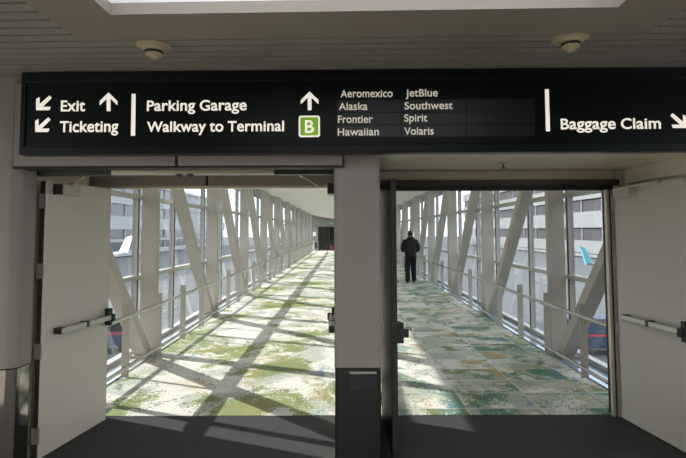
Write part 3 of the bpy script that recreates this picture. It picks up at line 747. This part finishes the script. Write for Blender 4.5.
skin('hood', [(-0.10, 0.02, 1.46, 0.05), (-0.055, -0.055, 1.47, 0.066), (0.055, -0.055, 1.47, 0.066), (0.10, 0.02, 1.46, 0.05)], [(0, 1), (1, 2), (2, 3)], M['jacket'], per, 2)
for s in (1, -1):
    skin('ear', [(s*0.082, 0.05, 1.585, (0.012, 0.02)), (s*0.09, 0.045, 1.61, (0.012, 0.022))], [(0, 1)], M['skin'], per, 1)
    MB().lathe((PX + s*0.032, PY + 0.152, 1.608), [(0.003, -0.01), (0.011, -0.005), (0.012, 0.003), (0.004, 0.011)], 10).build('eye', M['paper'], per, smooth=True)
skin('nose', [(0, 0.15, 1.605, 0.012), (0, 0.172, 1.575, 0.016)], [(0, 1)], M['skin'], per, 1)
skin('mouth', [(-0.025, 0.142, 1.54, 0.007), (0, 0.15, 1.54, 0.009), (0.025, 0.142, 1.54, 0.007)], [(0, 1), (1, 2)], M['pink'], per, 1)

# ------------------------------------------------------------------ outside
ZG = -5.5
struct(MB().box(-400, 400, -150, 600, ZG - 0.3, ZG), 'ground', M['concrete'], 'concrete apron outside the bridge windows', 'ground')
def building(x0, x1, y0, y1, bands, pale, dark, face, label, name):
    t = thing(name, ((x0 + x1)/2, (y0 + y1)/2, ZG), label, 'building')
    sg_ = 1 if face == x1 else -1
    MB().box(x0 + (0.6 if sg_ < 0 else 0), x1 - (0.6 if sg_ > 0 else 0), y0 + 0.5, y1 - 0.5, ZG, bands[-1][1] - 0.2).build('core', dark, t)
    for z0, z1 in bands:
        MB().box(x0, x1, y0, y1, z0, z1).build('parapet', pale, t)
        if z1 < bands[-1][1]:
            first, yy = None, y0 + 4
            while yy < min(y1, 190):
                if first is None: first = MB().box(face - sg_*0.5 - 0.2, face - sg_*0.5 + 0.2, y0 + 4, y0 + 4.5, z1, z1 + 3.4).build('pier', pale, t)
                else:
                    c = first.copy(); C.objects.link(c); c.parent = t; c.location = (0, yy - y0 - 4, 0)
                yy += 10.5
    return t
building(-90, -62, -40, 260, [(-5.2, -3.6), (-1.2, -0.4), (2.3, 6.0), (9.4, 13.0), (16.0, 17.0)], M['bpale'], M['bdark'], -62, 'long terminal building with pale and dark bands beyond the sunlit windows', 'terminal_building')
building(62, 90, -20, 260, [(-5.2, -4.4), (-4.2, -1.0), (2.3, 6.4), (9.6, 13.4), (16.6, 20.0)], M['gpale'], M['gdark'], 62, 'long parking garage with pale parapets and dark decks beyond the shaded windows', 'parking_garage')

def airliner(tip, sgn, wing_m, winglet_m, label, name='airliner'):
    """sgn = direction from the visible wing tip to the fuselage along X"""
    tx, ty, tz = tip; fx = tx + sgn*17.0; fy = ty - 4.0; phi = -sgn*R(35)
    t = thing(name, (fx, fy, ZG), label, 'airplane')
    prof = [(-18.5, 0.15, 0.2), (-17.5, 0.9, 0.1), (-15.5, 1.7, 0), (-12, 1.98, 0), (8, 1.98, 0), (13, 1.4, 0.4), (17.5, 0.5, 0.9), (19, 0.2, 1.1)]
    zf = ZG + 3.6
    MB().tube([(fx, fy + y, zf + dz) for y, r, dz in prof], [r for y, r, dz in prof], 24).build('fuselage', M['plane'], t, smooth=True)
    for s in (sgn, -sgn):                # -s is where this wing reaches
        x_tip = fx - s*17.0
        w = MB().add([(fx - s*1.5, fy - 4.5, zf - 0.9), (fx - s*1.5, fy + 3.0, zf - 0.9), (x_tip, ty + 1.1, tz + 0.05), (x_tip, ty - 0.6, tz + 0.05),
                      (fx - s*1.5, fy - 4.5, zf - 0.4), (fx - s*1.5, fy + 3.0, zf - 0.6), (x_tip, ty + 1.1, tz + 0.15), (x_tip, ty - 0.6, tz + 0.2)],
                     [(0, 1, 2, 3), (4, 7, 6, 5), (0, 3, 7, 4), (1, 5, 6, 2), (2, 6, 7, 3), (0, 4, 5, 1)])
        w.build('wing', wing_m, t)
        l = MB().add([(x_tip, ty - 1.5, tz + 0.05), (x_tip, ty + 1.5, tz + 0.05), (x_tip - s*0.75, ty + 2.7, tz + 1.3), (x_tip - s*0.7, ty + 0.2, tz + 1.5),
                      (x_tip + s*0.1, ty - 1.5, tz + 0.15), (x_tip + s*0.1, ty + 1.5, tz + 0.15), (x_tip - s*0.68, ty + 2.7, tz + 1.32), (x_tip - s*0.63, ty + 0.2, tz + 1.52)],
                     [(0, 1, 2, 3), (4, 7, 6, 5), (0, 3, 7, 4), (1, 5, 6, 2), (2, 6, 7, 3), (0, 4, 5, 1)])
        wl_ = l.build('winglet', winglet_m, t)
        e = MB().tube([(fx - s*5.7, fy - 6.2, zf - 1.6), (fx - s*5.7, fy - 5.6, zf - 1.6), (fx - s*5.7, fy - 3.4, zf - 1.6), (fx - s*5.7, fy - 1.8, zf - 1.5)], [0.95, 1.1, 1.0, 0.6], 18)
        e.box(fx - s*5.7 - 0.12, fx - s*5.7 + 0.12, fy - 4.5, fy - 1.5, zf - 1.0, zf - 0.5)
        e.build('engine', M['plane_grey'], t, smooth=True)
        MB().add([(fx - s*0.5, fy + 13.5, zf + 0.8), (fx - s*0.5, fy + 17, zf + 0.9), (fx - s*6.2, fy + 18.3, zf + 1.3), (fx - s*6.2, fy + 17, zf + 1.3),
                  (fx - s*0.5, fy + 13.5, zf + 1.0), (fx - s*0.5, fy + 17, zf + 1.0), (fx - s*6.2, fy + 18.3, zf + 1.36), (fx - s*6.2, fy + 17, zf + 1.36)],
                 [(0, 1, 2, 3), (4, 7, 6, 5), (0, 3, 7, 4), (1, 5, 6, 2), (2, 6, 7, 3), (0, 4, 5, 1)]).build('tailplane', wing_m, t)
        MB().tube([(fx - s*3.5, fy + 0.5, ZG + 0.55), (fx - s*3.5, fy + 0.5, zf - 0.8)], 0.15, 8).build('gear_strut', M['plane_grey'], t)
        MB().tube([(fx - s*3.2, fy + 0.5, ZG + 0.55), (fx - s*3.8, fy + 0.5, ZG + 0.55)], 0.55, 16).build('wheel', M['rubber'], t)
    MB().add([(fx - 0.15, fy + 11.5, zf + 1.5), (fx + 0.15, fy + 11.5, zf + 1.5), (fx + 0.15, fy + 17.5, zf + 1.3), (fx - 0.15, fy + 17.5, zf + 1.3),
              (fx - 0.08, fy + 16.8, zf + 7.2), (fx + 0.08, fy + 16.8, zf + 7.2), (fx + 0.08, fy + 19, zf + 7.2), (fx - 0.08, fy + 19, zf + 7.2)],
             [(0, 1, 2, 3), (4, 7, 6, 5), (0, 4, 5, 1), (1, 5, 6, 2), (2, 6, 7, 3), (3, 7, 4, 0)]).build('tail_fin', winglet_m, t)
    ca, sa = math.cos(phi), math.sin(phi); lx, ly = -sgn*17.0, 4.0
    MB().tube([(fx, fy - 14, ZG + 0.4), (fx, fy - 14, zf - 1.5)], 0.1, 8).build('nose_strut', M['plane_grey'], t)
    MB().tube([(fx - 0.25, fy - 14, ZG + 0.4), (fx + 0.25, fy - 14, ZG + 0.4)], 0.4, 16).build('wheel', M['rubber'], t)
    t.location = (tx - (lx*ca - ly*sa), ty - (lx*sa + ly*ca), ZG); t.rotation_euler = (0, 0, phi)      # turned on its stand, the tip staying put
    return t
airliner((20.15, 41.5, -1.15), 1, M['plane_grey'], M['teal'], 'parked airliner whose teal winglet shows through the shaded windows')
airliner((-18.2, 41.5, -0.1), -1, M['plane'], M['plane'], 'parked white airliner whose white winglet shows through the sunlit windows')

def van(x, y, label):
    t = thing('service_van', (x, y, ZG), label, 'van')
    MB().prism([(-2.6, 0.45), (2.5, 0.45), (2.6, 1.2), (1.9, 1.35), (1.3, 2.1), (-2.6, 2.15)], (x, y - 0.95, ZG), UX, UZ, UY, 0, 1.9).build('van_body', M['blue'], t, 0.05)
    MB().box(x - 2.62, x + 2.0, y - 0.965, y + 0.965, ZG + 1.12, ZG + 1.24).build('stripe', M['red'], t)
    MB().prism([(0.2, 1.35), (1.75, 1.38), (1.28, 1.98), (0.2, 1.98)], (x, y - 0.97, ZG), UX, UZ, UY, 0, 1.94).build('side_window', M['dark_glass'], t)
    for dx in (-1.7, 1.6):
        for dy in (-0.98, 0.74): MB().tube([(x + dx, y + dy, ZG + 0.36), (x + dx, y + dy + 0.24, ZG + 0.36)], 0.36, 18).build('wheel', M['rubber'], t)
    return t
van(15.4, 30.0, 'blue service van with red stripe low beyond the shaded windows')
van(-14.6, 31.0, 'blue service van with red stripe low beyond the sunlit windows')

# ------------------------------------------------------------------ light
w = bpy.data.worlds.new('world'); S.world = w; w.use_nodes = True
bgn = w.node_tree.nodes['Background']
bgn.inputs['Color'].default_value = (0.86, 0.92, 1.0, 1); bgn.inputs['Strength'].default_value = 3.6
sun_d = bpy.data.lights.new('sun', 'SUN'); sun = bpy.data.objects.new('sun', sun_d); C.objects.link(sun)
sun_d.energy = 9.0; sun_d.angle = R(0.6); sun_d.color = (1.0, 0.95, 0.86)
sun.rotation_euler = Vector((1.58, -0.65, -1.0)).to_track_quat('-Z', 'Y').to_euler()
sun.location = (-20, 20, 20)

# ------------------------------------------------------------------ view
S.view_settings.view_transform = 'Standard'
S.view_settings.look = 'None'
S.view_settings.exposure = 0.35
S.view_settings.gamma = 1.0
S.view_settings.use_curve_mapping = False
S.cycles.use_denoising = True
S.cycles.max_bounces = 8
S.cycles.diffuse_bounces = 4
S.cycles.transparent_max_bounces = 16
S.cycles.caustics_reflective = False
S.cycles.caustics_refractive = False
S.cycles.sample_clamp_indirect = 6.0
